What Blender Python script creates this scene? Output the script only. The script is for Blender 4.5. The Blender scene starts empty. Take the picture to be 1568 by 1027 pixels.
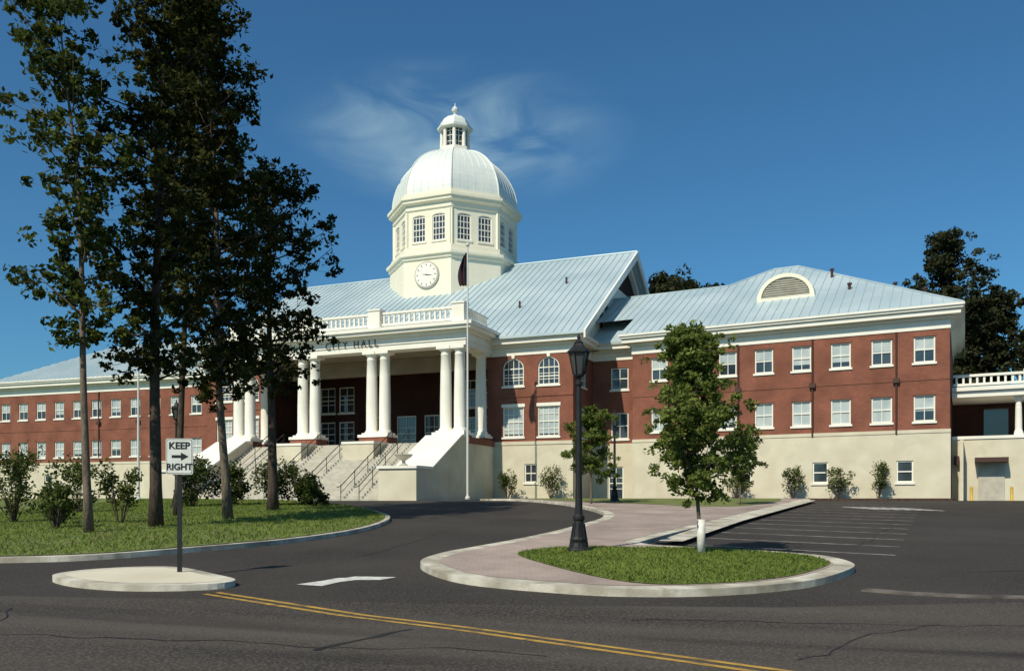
import bpy, bmesh, math, random
import numpy as np
from mathutils import Matrix, Vector
random.seed(7)
scene = bpy.context.scene
scene.view_settings.view_transform = 'Standard'
scene.view_settings.look = 'None'
scene.view_settings.exposure = 0
COL = scene.collection

# ------------------------------------------------------------------ materials
def nn(nt, t, **kw):
    n = nt.nodes.new(t)
    for k, v in kw.items():
        setattr(n, k, v)
    return n

def mat(name, c1, c2=None, scale=1.0, rough=0.8, bump=0.0, bscale=30.0, detail=6, spec=0.3,
        metallic=0.0, stretch=(1, 1, 1), speck=None, speck_scale=200, ramp=(0.35, 0.65), rotz=0.0, blotch=None):
    m = bpy.data.materials.new(name); m.use_nodes = True
    nt = m.node_tree; nt.nodes.clear()
    out = nn(nt, 'ShaderNodeOutputMaterial'); b = nn(nt, 'ShaderNodeBsdfPrincipled')
    nt.links.new(b.outputs[0], out.inputs[0])
    b.inputs['Roughness'].default_value = rough
    b.inputs['Metallic'].default_value = metallic
    b.inputs['Specular IOR Level'].default_value = spec
    b.inputs['Base Color'].default_value = (*c1, 1)
    tc = nn(nt, 'ShaderNodeTexCoord'); rt = nn(nt, 'ShaderNodeMapping'); mp = nn(nt, 'ShaderNodeMapping')
    rt.inputs['Rotation'].default_value = (0, 0, rotz)
    mp.inputs['Scale'].default_value = stretch
    nt.links.new(tc.outputs['Object'], rt.inputs[0]); nt.links.new(rt.outputs[0], mp.inputs[0])
    col = None
    if c2 is not None:
        no = nn(nt, 'ShaderNodeTexNoise'); no.inputs['Scale'].default_value = scale
        no.inputs['Detail'].default_value = detail
        nt.links.new(mp.outputs[0], no.inputs['Vector'])
        r = nn(nt, 'ShaderNodeValToRGB')
        r.color_ramp.elements[0].position = ramp[0]; r.color_ramp.elements[1].position = ramp[1]
        r.color_ramp.elements[0].color = (*c1, 1); r.color_ramp.elements[1].color = (*c2, 1)
        nt.links.new(no.outputs[0], r.inputs[0]); col = r.outputs[0]
        if speck is not None:
            n2 = nn(nt, 'ShaderNodeTexNoise'); n2.inputs['Scale'].default_value = speck_scale
            n2.inputs['Detail'].default_value = 2
            nt.links.new(tc.outputs['Object'], n2.inputs['Vector'])
            r2 = nn(nt, 'ShaderNodeValToRGB')
            r2.color_ramp.elements[0].position = 0.45; r2.color_ramp.elements[1].position = 0.7
            mx = nn(nt, 'ShaderNodeMix', data_type='RGBA')
            nt.links.new(n2.outputs[0], r2.inputs[0]); nt.links.new(r2.outputs[0], mx.inputs[0])
            nt.links.new(col, mx.inputs[6]); mx.inputs[7].default_value = (*speck, 1)
            col = mx.outputs[2]
        if blotch is not None:   # large worn / stained areas: (colour, scale, amount)
            n4 = nn(nt, 'ShaderNodeTexNoise'); n4.inputs['Scale'].default_value = blotch[1]; n4.inputs['Detail'].default_value = 9
            n4.inputs['Distortion'].default_value = 1.2
            nt.links.new(mp.outputs[0], n4.inputs['Vector'])
            r4 = nn(nt, 'ShaderNodeMapRange'); r4.inputs[1].default_value = .52; r4.inputs[2].default_value = .68; r4.inputs[3].default_value = 0; r4.inputs[4].default_value = blotch[2]
            mx4 = nn(nt, 'ShaderNodeMix', data_type='RGBA')
            nt.links.new(n4.outputs[0], r4.inputs[0]); nt.links.new(r4.outputs[0], mx4.inputs[0])
            nt.links.new(col, mx4.inputs[6]); mx4.inputs[7].default_value = (*blotch[0], 1); col = mx4.outputs[2]
        nt.links.new(col, b.inputs['Base Color'])
    if bump > 0:
        n3 = nn(nt, 'ShaderNodeTexNoise'); n3.inputs['Scale'].default_value = bscale
        n3.inputs['Detail'].default_value = 4
        nt.links.new(tc.outputs['Object'], n3.inputs['Vector'])
        bp = nn(nt, 'ShaderNodeBump'); bp.inputs['Strength'].default_value = bump
        bp.inputs['Distance'].default_value = 0.02
        nt.links.new(n3.outputs[0], bp.inputs['Height']); nt.links.new(bp.outputs[0], b.inputs['Normal'])
    return m

def brickmat(name, a, b2, mortar, bw=0.22, rh=0.075, ms=0.01, floor=False):
    m = bpy.data.materials.new(name); m.use_nodes = True
    nt = m.node_tree; b = nt.nodes['Principled BSDF']
    b.inputs['Roughness'].default_value = 0.85; b.inputs['Specular IOR Level'].default_value = 0.2
    tc = nn(nt, 'ShaderNodeTexCoord'); br = nn(nt, 'ShaderNodeTexBrick')
    br.inputs['Scale'].default_value = 1.0
    br.inputs['Brick Width'].default_value = bw; br.inputs['Row Height'].default_value = rh
    br.inputs['Mortar Size'].default_value = ms; br.inputs['Mortar Smooth'].default_value = 0.2
    br.inputs['Color1'].default_value = (*a, 1); br.inputs['Color2'].default_value = (*b2, 1)
    br.inputs['Mortar'].default_value = (*mortar, 1)
    if floor:
        nt.links.new(tc.outputs['Object'], br.inputs['Vector'])
    else:
        sp = nn(nt, 'ShaderNodeSeparateXYZ'); ad = nn(nt, 'ShaderNodeMath', operation='ADD'); cb = nn(nt, 'ShaderNodeCombineXYZ')
        nt.links.new(tc.outputs['Object'], sp.inputs[0])
        nt.links.new(sp.outputs[0], ad.inputs[0]); nt.links.new(sp.outputs[1], ad.inputs[1])
        nt.links.new(ad.outputs[0], cb.inputs[0]); nt.links.new(sp.outputs[2], cb.inputs[1])
        nt.links.new(cb.outputs[0], br.inputs['Vector'])
    no = nn(nt, 'ShaderNodeTexNoise'); no.inputs['Scale'].default_value = 0.6; no.inputs['Detail'].default_value = 8
    nt.links.new(tc.outputs['Object'], no.inputs['Vector'])
    mr = nn(nt, 'ShaderNodeMapRange'); mr.inputs[1].default_value = 0.3; mr.inputs[2].default_value = 0.7
    mr.inputs[3].default_value = 0.72; mr.inputs[4].default_value = 1.22
    nt.links.new(no.outputs[0], mr.inputs[0])
    mx = nn(nt, 'ShaderNodeVectorMath', operation='SCALE')
    nt.links.new(br.outputs[0], mx.inputs[0]); nt.links.new(mr.outputs[0], mx.inputs['Scale'])
    nt.links.new(mx.outputs[0], b.inputs['Base Color'])
    return m

def leafmat(name, dark, light, trans=0.3):
    m = bpy.data.materials.new(name); m.use_nodes = True
    nt = m.node_tree; nt.nodes.clear()
    out = nn(nt, 'ShaderNodeOutputMaterial')
    at = nn(nt, 'ShaderNodeAttribute'); at.attribute_name = 'tint'
    r = nn(nt, 'ShaderNodeValToRGB')
    r.color_ramp.elements[0].color = (*dark, 1); r.color_ramp.elements[1].color = (*light, 1)
    nt.links.new(at.outputs['Fac'], r.inputs[0])
    d = nn(nt, 'ShaderNodeBsdfDiffuse')
    t = nn(nt, 'ShaderNodeBsdfTranslucent'); mx = nn(nt, 'ShaderNodeMixShader'); mx.inputs[0].default_value = trans
    nt.links.new(r.outputs[0], d.inputs['Color']); nt.links.new(r.outputs[0], t.inputs[0])
    nt.links.new(d.outputs[0], mx.inputs[1]); nt.links.new(t.outputs[0], mx.inputs[2])
    nt.links.new(mx.outputs[0], out.inputs[0])
    return m

M = {}
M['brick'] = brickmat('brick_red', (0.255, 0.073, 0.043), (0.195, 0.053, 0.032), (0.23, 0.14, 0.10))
M['brickshaded'] = brickmat('brick_shaded', (0.060, 0.022, 0.016), (0.045, 0.016, 0.012), (0.05, 0.03, 0.025))  # shaded copy of the red brick, recess shade put into its colour
M['stone'] = mat('cream_stone', (0.58, 0.51, 0.38), (0.66, 0.60, 0.46), 0.7, 0.85, 0.15, 8, blotch=((.44, .38, .28), .35, .35))
M['white'] = mat('white_paint', (0.84, 0.80, 0.71), (0.78, 0.74, 0.64), 0.8, 0.5)
M['soffit'] = mat('soffit_shaded', (0.34, 0.29, 0.22), (0.28, 0.24, 0.18), 0.8, 0.7)  # white ceiling darkened, the entry's shade painted into the colour
M['drum'] = mat('cream_paint', (0.84, 0.78, 0.62), (0.78, 0.72, 0.56), 0.5, 0.55)
M['roof'] = mat('metal_roof', (0.37, 0.46, 0.49), (0.47, 0.55, 0.57), 0.25, 0.45, metallic=0.1, spec=0.5, blotch=((.33, .42, .46), .12, .6))
M['seam'] = mat('roof_seam', (0.34, 0.42, 0.45), None, rough=0.45)
M['dome'] = mat('dome_metal', (0.74, 0.75, 0.68), (0.65, 0.68, 0.64), 0.6, 0.45, metallic=0.05)
M['glass'] = mat('window_glass', (0.02, 0.028, 0.035), (0.05, 0.06, 0.07), 0.4, 0.06, spec=0.9)
M['blind'] = mat('window_blind', (0.50, 0.54, 0.52), (0.34, 0.40, 0.42), 0.9, 0.5)
M['dark'] = mat('dark_core', (0.02, 0.016, 0.014), None, rough=0.9)
M['brown'] = mat('brown_metal', (0.07, 0.035, 0.028), None, rough=0.5)
M['letter'] = mat('bronze_letter', (0.10, 0.085, 0.065), None, rough=0.5)
M['stair'] = mat('stair_concrete', (0.42, 0.38, 0.31), (0.52, 0.48, 0.40), 2.0, 0.85, 0.2, 20)
M['iron'] = mat('black_iron', (0.012, 0.012, 0.013), (0.02, 0.02, 0.021), 5, 0.55, spec=0.3)
M['lampglass'] = mat('lamp_glass', (0.06, 0.065, 0.065), None, rough=0.15, spec=0.8)
M['asphalt'] = mat('asphalt', (0.027, 0.023, 0.021), (0.050, 0.043, 0.038), 0.22, 0.85, 0.7, 60, spec=.15, speck=(0.085, 0.073, 0.064), speck_scale=28, ramp=(.3, .7), blotch=((.070, .060, .052), .12, .55))
M['road'] = mat('road_asphalt', (0.036, 0.031, 0.027), (0.085, 0.071, 0.060), 0.6, 0.85, 0.7, 60, spec=.15, speck=(0.125, 0.105, 0.09), speck_scale=28, stretch=(0.14, 1.2, 1), ramp=(.32, .68), rotz=math.radians(14), detail=9, blotch=((.028, .024, .022), .35, .75))
M['tar'] = mat('crack_sealant', (0.012, 0.011, 0.011), (0.022, 0.02, 0.019), 4, 0.6)
M['kerb'] = mat('kerb_concrete', (0.34, 0.30, 0.23), (0.64, 0.59, 0.49), 1.6, 0.9, 0.4, 25, detail=9, blotch=((.20, .16, .11), 1.1, .5))
M['gutter'] = mat('stained_concrete', (0.06, 0.05, 0.042), (0.16, 0.135, 0.11), 3, 0.9, 0.4, 25)
M['paver'] = brickmat('brick_paver', (0.38, 0.285, 0.24), (0.32, 0.24, 0.205), (0.36, 0.31, 0.27), 0.2, 0.1, 0.01, floor=True)
M['grass'] = mat('grass_ground', (0.080, 0.125, 0.022), (0.16, 0.19, 0.048), 0.9, 0.95, 0.6, 25, speck=(0.18, 0.17, 0.07), speck_scale=9, blotch=((.17, .14, .07), .5, .5))
M['mulch'] = mat('mulch', (0.05, 0.03, 0.02), (0.09, 0.055, 0.035), 6, 0.95, 0.6, 30)
M['yellow'] = mat('yellow_paint', (0.50, 0.30, 0.05), (0.34, 0.20, 0.05), 5, 0.7, detail=10, blotch=((.12, .085, .04), 2.5, .8))
M['wpaint'] = mat('road_white_paint', (0.70, 0.68, 0.62), (0.46, 0.44, 0.40), 6, 0.7, detail=10)
M['stripe'] = mat('stall_paint', (0.36, 0.34, 0.31), (0.12, 0.115, 0.11), 3, 0.8, detail=10)
M['signwhite'] = mat('sign_white', (0.72, 0.72, 0.66), (0.66, 0.65, 0.58), 4, 0.5)
M['signblack'] = mat('sign_black', (0.02, 0.02, 0.02), None, rough=0.5)
M['bark'] = mat('bark', (0.10, 0.075, 0.055), (0.20, 0.15, 0.11), 6, 0.95, 0.8, 12, stretch=(3, 3, 0.6))
M['barkdark'] = mat('bark_dark', (0.04, 0.028, 0.022), (0.095, 0.068, 0.05), 6, 0.95, 0.8, 12, stretch=(3, 3, 0.6))
M['guard'] = mat('white_tree_guard', (0.75, 0.73, 0.68), (.6, .57, .5), 6, rough=0.6)
M['polewhite'] = mat('pole_white', (0.62, 0.62, 0.58), None, rough=0.35, spec=0.5)
M['flag'] = mat('flag_cloth', (0.015, 0.015, 0.03), (0.05, 0.015, 0.02), 4, 0.9)
M['bollard'] = mat('yellow_bollard', (0.55, 0.36, 0.05), (0.48, 0.3, 0.05), 4, 0.6)
M['leaf_tall'] = leafmat('leaf_tall', (0.014, 0.024, 0.007), (0.115, 0.135, 0.030), 0.3)
M['leaf_dark'] = leafmat('leaf_dark', (0.012, 0.018, 0.006), (0.080, 0.080, 0.024), 0.25)
M['leaf_young'] = leafmat('leaf_young', (0.060, 0.092, 0.018), (0.25, 0.29, 0.075), 0.4)
M['leaf_shrub'] = leafmat('leaf_shrub', (0.028, 0.042, 0.012), (0.14, 0.165, 0.05), 0.3)
M['leaf_far'] = leafmat('leaf_far', (0.014, 0.019, 0.010), (0.060, 0.062, 0.028), 0.15)
M['blade'] = leafmat('grass_blade', (0.080, 0.13, 0.02), (0.25, 0.30, 0.075), 0.3)

# ------------------------------------------------------------------ helpers
def empty(name, loc=(0, 0, 0), rot=0.0):
    e = bpy.data.objects.new(name, None); COL.objects.link(e)
    e.matrix_world = Matrix.Translation(loc) @ Matrix.Rotation(rot, 4, 'Z')
    e.empty_display_size = 0.3
    return e

def frame(x, y, deg, z=0):
    return Matrix.Translation((x, y, z)) @ Matrix.Rotation(math.radians(deg), 4, 'Z')

class MB:
    def __init__(s):
        s.v = []; s.f = []; s.mi = []; s.mats = []
    def _m(s, k):
        if k not in s.mats: s.mats.append(k)
        return s.mats.index(k)
    def add(s, vs, fs, k):
        o = len(s.v); s.v += [tuple(p) for p in vs]; mi = s._m(k)
        for f in fs:
            s.f.append([i + o for i in f]); s.mi.append(mi)
    def poly(s, pts, k): s.add(pts, [list(range(len(pts)))], k)
    def box(s, x0, x1, y0, y1, z0, z1, k):
        s.add([(x0, y0, z0), (x1, y0, z0), (x1, y1, z0), (x0, y1, z0), (x0, y0, z1), (x1, y0, z1), (x1, y1, z1), (x0, y1, z1)],
              [[0, 3, 2, 1], [4, 5, 6, 7], [0, 1, 5, 4], [1, 2, 6, 5], [2, 3, 7, 6], [3, 0, 4, 7]], k)
    def px(s, prof, x0, x1, k):
        n = len(prof)
        vs = [(x0, a, b) for a, b in prof] + [(x1, a, b) for a, b in prof]
        fs = [list(range(n)), list(range(2 * n - 1, n - 1, -1))] + [[i, (i + 1) % n, n + (i + 1) % n, n + i] for i in range(n)]
        s.add(vs, fs, k)
    def py(s, prof, y0, y1, k):
        n = len(prof)
        vs = [(a, y0, b) for a, b in prof] + [(a, y1, b) for a, b in prof]
        fs = [list(range(n)), list(range(2 * n - 1, n - 1, -1))] + [[i, (i + 1) % n, n + (i + 1) % n, n + i] for i in range(n)]
        s.add(vs, fs, k)
    def lathe(s, prof, n, cx, cy, k, phase=0.0, z0=0.0, caps=True):
        vs = []; fs = []
        for r, z in prof:
            for i in range(n):
                a = phase + 2 * math.pi * i / n
                vs.append((cx + r * math.cos(a), cy + r * math.sin(a), z + z0))
        for j in range(len(prof) - 1):
            for i in range(n):
                fs.append([j * n + i, j * n + (i + 1) % n, (j + 1) * n + (i + 1) % n, (j + 1) * n + i])
        if caps:
            fs.append(list(range(n))[::-1]); fs.append([(len(prof) - 1) * n + i for i in range(n)])
        s.add(vs, fs, k)
    def tube(s, pts, rad, n, k):
        pts = [Vector(p) for p in pts]
        vs = []; fs = []
        for i, p in enumerate(pts):
            d = (pts[min(i + 1, len(pts) - 1)] - pts[max(i - 1, 0)])
            if d.length < 1e-6: d = Vector((0, 0, 1))
            d.normalize()
            a = d.cross(Vector((0, 0, 1)) if abs(d.z) < 0.9 else Vector((1, 0, 0))).normalized(); b = d.cross(a)
            r = rad[i] if isinstance(rad, (list, tuple)) else rad
            for j in range(n):
                t = 2 * math.pi * j / n
                q = p + a * (r * math.cos(t)) + b * (r * math.sin(t)); vs.append((q.x, q.y, q.z))
        for i in range(len(pts) - 1):
            for j in range(n):
                fs.append([i * n + j, i * n + (j + 1) % n, (i + 1) * n + (j + 1) % n, (i + 1) * n + j])
        fs.append(list(range(n))[::-1]); fs.append([(len(pts) - 1) * n + i for i in range(n)])
        s.add(vs, fs, k)
    def build(s, name, fr=None, parent=None, smooth=False):
        me = bpy.data.meshes.new(name)
        me.from_pydata(s.v, [], s.f)
        for k in s.mats: me.materials.append(M[k])
        me.polygons.foreach_set('material_index', s.mi)
        if smooth: me.polygons.foreach_set('use_smooth', [True] * len(me.polygons))
        me.update()
        o = bpy.data.objects.new(name, me); COL.objects.link(o)
        fr = fr if fr is not None else Matrix.Identity(4)
        if parent is not None:
            o.parent = parent
            o.matrix_parent_inverse = Matrix.Identity(4)
            o.matrix_basis = parent.matrix_world.inverted() @ fr
        else:
            o.matrix_world = fr
        return o

def arc_pts(xa, xb, zs, rise, n=12):
    c = (xa + xb) / 2; w = (xb - xa) / 2
    return [(c - w * math.cos(math.pi * i / n), zs + rise * math.sin(math.pi * i / n)) for i in range(n + 1)]

def wall(mb, x0, x1, z0, z1, ops, k, y=0.0, dep=0.16):
    xs = sorted(set([x0, x1] + [o[0] for o in ops] + [o[1] for o in ops]))
    zs = sorted(set([z0, z1] + [o[2] for o in ops] + [o[3] for o in ops]))
    for i in range(len(xs) - 1):
        for j in range(len(zs) - 1):
            cx = (xs[i] + xs[i + 1]) / 2; cz = (zs[j] + zs[j + 1]) / 2
            if any(o[0] < cx < o[1] and o[2] < cz < o[3] for o in ops): continue
            mb.poly([(xs[i], y, zs[j]), (xs[i + 1], y, zs[j]), (xs[i + 1], y, zs[j + 1]), (xs[i], y, zs[j + 1])], k)
    for o in ops:
        xa, xb, za, zb = o[:4]; rise = o[4] if len(o) > 4 else 0
        zt = zb - rise
        mb.poly([(xa, y, za), (xb, y, za), (xb, y + dep, za), (xa, y + dep, za)], k)
        mb.poly([(xa, y, za), (xa, y + dep, za), (xa, y + dep, zt), (xa, y, zt)], k)
        mb.poly([(xb, y, za), (xb, y + dep, za), (xb, y + dep, zt), (xb, y, zt)], k)
        if rise == 0:
            mb.poly([(xa, y, zb), (xb, y, zb), (xb, y + dep, zb), (xa, y + dep, zb)], k)
        else:
            ap = arc_pts(xa, xb, zt, rise)
            for i in range(len(ap) - 1):
                a, b = ap[i], ap[i + 1]
                mb.poly([(a[0], y, a[1]), (b[0], y, b[1]), (b[0], y, zb), (a[0], y, zb)], k)
                mb.poly([(a[0], y, a[1]), (b[0], y, b[1]), (b[0], y + dep, b[1]), (a[0], y + dep, a[1])], k)

def window(mb, xa, xb, za, zb, rise=0, y=0.0, dep=0.14, nx=3, nz=4, blind=0.0, sill=True, bk='blind', fw=0.09, mw=0.045, key=False):
    """glazing, sash frame, muntins, sill - sits in an opening cut in the wall"""
    yg = y + dep
    mb.poly([(xa, yg, za), (xb, yg, za), (xb, yg, zb), (xa, yg, zb)], 'glass')
    if blind > 0:
        zz = max(za + .02, zb - rise * 0.4 - blind * (zb - za))
        mb.poly([(xa + fw, yg - 0.004, zz), (xb - fw, yg - 0.004, zz), (xb - fw, yg - 0.004, zb - rise * 0.6), (xa + fw, yg - 0.004, zb - rise * 0.6)], bk)
    zt = zb - rise
    yf = yg - 0.07
    mb.box(xa, xa + fw, yf, yg - 0.008, za, zt, 'white'); mb.box(xb - fw, xb, yf, yg - 0.008, za, zt, 'white')
    mb.box(xa + fw, xb - fw, yf, yg - 0.008, za, za + fw, 'white')
    if rise == 0:
        mb.box(xa + fw, xb - fw, yf, yg - 0.008, zb - fw, zb, 'white')
    else:
        ap = arc_pts(xa, xb, zt, rise); ip = arc_pts(xa + fw, xb - fw, zt, max(rise - fw, 0.02))
        for i in range(len(ap) - 1):
            a, b, c, d = ap[i], ap[i + 1], ip[i + 1], ip[i]
            mb.poly([(a[0], yf, a[1]), (b[0], yf, b[1]), (c[0], yf, c[1]), (d[0], yf, d[1])], 'white')
        mb.box(xa + fw, xb - fw, yf + 0.004, yg - 0.008, zt - 0.04, zt + 0.04, 'white')
    zm = (za + zt) / 2
    mb.box(xa + fw, xb - fw, yf + 0.006, yg - 0.008, zm - 0.04, zm + 0.04, 'white')
    for i in range(1, nx):
        x = xa + (xb - xa) * i / nx
        top = zb - fw if rise == 0 else zt + rise * math.sqrt(max(0, 1 - ((x - (xa + xb) / 2) / ((xb - xa) / 2)) ** 2)) - 0.04
        mb.box(x - mw / 2, x + mw / 2, yf + 0.02, yg - 0.01, za + fw, top, 'white')
    for j in range(1, nz):
        z = za + (zt - za) * j / nz
        if abs(z - zm) < 0.02: continue
        mb.box(xa + fw, xb - fw, yf + 0.024, yg - 0.012, z - mw / 2, z + mw / 2, 'white')
    if sill:
        mb.box(xa - 0.1, xb + 0.1, y - 0.08, y + 0.03, za - 0.14, za - 0.003, 'white')
    if key:
        c = (xa + xb) / 2
        mb.py([(c - 0.1, zb - 0.02), (c + 0.1, zb - 0.02), (c + 0.16, zb + 0.32), (c - 0.16, zb + 0.32)], y - 0.06, y + 0.02, 'white')

# ------------------------------------------------------------------ terrain
def terr(y):
    if y < 12: return 0.0
    if y > 52: return 1.56
    return 0.039 * (y - 12)

def sheet(name, pts, off, k, thick=0.0, parent=None):
    bm = bmesh.new()
    vs = [bm.verts.new((p[0], p[1], 0)) for p in pts]
    bm.faces.new(vs)
    bmesh.ops.triangulate(bm, faces=bm.faces[:])
    for yy in (12.0, 52.0):
        bmesh.ops.bisect_plane(bm, geom=bm.verts[:] + bm.edges[:] + bm.faces[:], plane_co=(0, yy, 0), plane_no=(0, 1, 0), dist=1e-5)
    for v in bm.verts: v.co.z = terr(v.co.y) + off
    if thick > 0:
        be = [e for e in bm.edges if e.is_boundary]
        r = bmesh.ops.extrude_edge_only(bm, edges=be)
        for v in [g for g in r['geom'] if isinstance(g, bmesh.types.BMVert)]: v.co.z -= thick
    bmesh.ops.recalc_face_normals(bm, faces=bm.faces[:])
    if sum(f.normal.z * f.calc_area() for f in bm.faces) < 0:
        bmesh.ops.reverse_faces(bm, faces=bm.faces[:])
    me = bpy.data.meshes.new(name); bm.to_mesh(me); bm.free()
    me.materials.append(M[k])
    o = bpy.data.objects.new(name, me); COL.objects.link(o)
    if parent: o.parent = parent
    return o

def smooth(pts, n=5):
    out = []; L = len(pts)
    for i in range(L):
        p0, p1, p2, p3 = [np.array(pts[(i + d) % L], float) for d in (-1, 0, 1, 2)]
        for j in range(n):
            t = j / n
            out.append(tuple(0.5 * ((2 * p1) + (-p0 + p2) * t + (2 * p0 - 5 * p1 + 4 * p2 - p3) * t * t + (-p0 + 3 * p1 - 3 * p2 + p3) * t ** 3)))
    return out

def inset(pts, d):
    A = sum(pts[i][0] * pts[(i + 1) % len(pts)][1] - pts[(i + 1) % len(pts)][0] * pts[i][1] for i in range(len(pts)))
    sg = 1 if A > 0 else -1
    out = []
    for i in range(len(pts)):
        a, b, c = Vector(pts[i - 1]), Vector(pts[i]), Vector(pts[(i + 1) % len(pts)])
        t = ((b - a).normalized() + (c - b).normalized())
        t = t.normalized() if t.length > 1e-6 else (c - b).normalized()
        out.append((b.x - t.y * sg * d, b.y + t.x * sg * d))
    return out

def inpoly(P, pts):
    x, y = P[:, 0], P[:, 1]; r = np.zeros(len(P), bool); j = len(pts) - 1
    for i in range(len(pts)):
        xi, yi = pts[i]; xj, yj = pts[j]
        c = ((yi > y) != (yj > y)) & (x < (xj - xi) * (y - yi) / (yj - yi + 1e-12) + xi)
        r ^= c; j = i
    return r

g = MB()
for ya, yb in ((-80, 12), (12, 52), (52, 900)):
    g.poly([(-600, ya, terr(ya)), (600, ya, terr(ya)), (600, yb, terr(yb)), (-600, yb, terr(yb))], 'grass')
g.build('ground')
sheet('driveway', [(-90, -70), (140, -70), (140, 64), (30, 66), (-3, 66), (-27, 64), (-100, 93), (-140, 93)], 0.004, 'asphalt')
sheet('road', [(-120, -60), (130, -60), (130, 12.6), (30, 13.3), (12, 13.4), (8, 13.2), (4, 12.7), (0, 12.9), (-4, 13.4), (-10, 14.0), (-22, 14.2), (-120, 14.2)], 0.008, 'road')

lawn = [(-100, 15.4), (-22, 17.2), (-16.2, 17.8), (-11.2, 18.5), (-9.34, 19.15), (-7.78, 20.9), (-6.14, 23.2), (-4.97, 26.5), (-4.6, 30.3), (-4.9, 34), (-6.1, 37.9),
        (-8.0, 42.5), (-11.15, 47.0), (-15.6, 50.3), (-34, 58), (-100, 85)]
lawn_s = smooth(lawn, 6)
sheet('kerb', lawn_s, 0.13, 'kerb', 0.3)
lawn_in = inset(lawn_s, 0.2)
sheet('lawn', lawn_in, 0.15, 'grass')
isl = [(-1.93, 18.0), (-1.57, 16.5), (-.74, 15.1), (.71, 14.15), (1.86, 13.75), (3.37, 13.85), (5.06, 14.7), (6.3, 16.1), (7.0, 17.4), (6.95, 18.9), (6.0, 20.0),
       (4.6, 20.9), (3.4, 21.9), (4.0, 23.7), (8.0, 31.6), (13, 41.4), (18, 51.3), (17, 58), (6, 64), (-1.6, 64), (-1.6, 54), (1.2, 50), (3.05, 44.5), (3.9, 37.5), (3.5, 33.0), (2.4, 29.3), (1.3, 26.1), (.2, 23.4), (-1.0, 20.9), (-1.6, 19.6)]
isl_s = smooth(isl, 5)
sheet('kerb', isl_s, 0.13, 'kerb', 0.3)
sheet('brick_walkway', inset(isl_s, 0.4), 0.136, 'paver')
ig = smooth([(0.15, 19.4), (.75, 17.0), (2.0, 14.5), (3.4, 14.35), (4.9, 15.2), (5.95, 16.45), (6.55, 17.5), (6.5, 18.7), (5.8, 19.6), (4.4, 20.45), (3.0, 20.6), (1.4, 20.7)], 5)
sheet('grass', ig, 0.15, 'grass')
gb = smooth([(-.9, 63), (-.9, 54.5), (1.6, 50.5), (3.6, 47.8), (6.2, 45.2), (9.6, 42.0), (12.2, 43.2), (16.0, 50.4), (15.2, 56.5), (8, 62)], 4)
sheet('grass', gb, 0.15, 'grass')
sheet('pavement', [(3.9, 22.6), (4.5, 22.4), (8.4, 30.9), (17.6, 49.2), (17.2, 50.6), (8.0, 32.2)], 0.14, 'kerb')
spl = smooth([(-8.5, 15.7), (-8.3, 16.5), (-7.5, 17.0), (-6.6, 16.9), (-5.6, 15.9), (-4.9, 15.05), (-5.2, 14.5), (-6.4, 14.35), (-7.6, 14.8)], 5)
sheet('median_island', spl, 0.11, 'kerb', 0.3)
sheet('median_paving', inset(spl, .22), 0.114, 'stone')
E = (27.75, 53.8); uw = (.882, -.471); vw = (.471, .882)
def WP(x, y): return (E[0] + x * uw[0] + y * vw[0], E[1] + x * uw[1] + y * vw[1])
sheet('planting_bed', [WP(.2, .3), WP(.2, -1.6), WP(-14.5, -1.6), WP(-16, -2.4), WP(-21, -2.2), WP(-21, .3)], 0.155, 'mulch', 0.3)
sheet('gutter', [(5.9, 14.35), (6.5, 13.9), (7.3, 13.6), (8.6, 13.5), (8.7, 13.75), (7.5, 13.85), (6.7, 14.2), (6.1, 14.6)], 0.025, 'gutter', 0.2)

def stripe(a, b, w):
    a = Vector(a); b = Vector(b); d = (b - a).normalized(); n = Vector((-d.y, d.x)) * w / 2
    return [tuple(a - n), tuple(b - n), tuple(b + n), tuple(a + n)]
yl = empty('road_centre_line')
for o in (-.11, .11):
    a = (-5.0 + o * .62, 14.1 + o * .78); b = (7.0 + o * .66, 4.2 + o * .75)
    m_ = (-.71 + o * .65, 10.85 + o * .76)
    sheet('line_a', stripe(a, m_, .10), 0.0125, 'yellow', parent=yl); sheet('line_b', stripe(m_, b, .10), 0.0125, 'yellow', parent=yl)
pk = empty('parking_stall_markings')
for i in range(13):
    x0 = 4.5 + i * 1.06; y0 = 23.0 + i * 2.09
    sheet('stall_line', stripe((x0, y0), (x0 + 4.6, y0 - 2.85), .13), 0.0085, 'stripe', parent=pk)
for i in range(7):
    x0 = 17.2 + i * .42
    sheet('hatch_line', stripe((x0, 44.2 - i * .2), (x0 + .7, 41.4 - i * .2), .2), 0.0085, 'wpaint', parent=pk)
sheet('turn_arrow_marking', [(-3.85, 15.15), (-3.35, 14.95), (-3.15, 15.45), (-2.9, 15.75), (-2.45, 15.75), (-2.2, 16.15), (-3.0, 16.25), (-3.15, 16.05), (-3.3, 16.0), (-3.45, 15.7)], 0.0125, 'wpaint')
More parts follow.
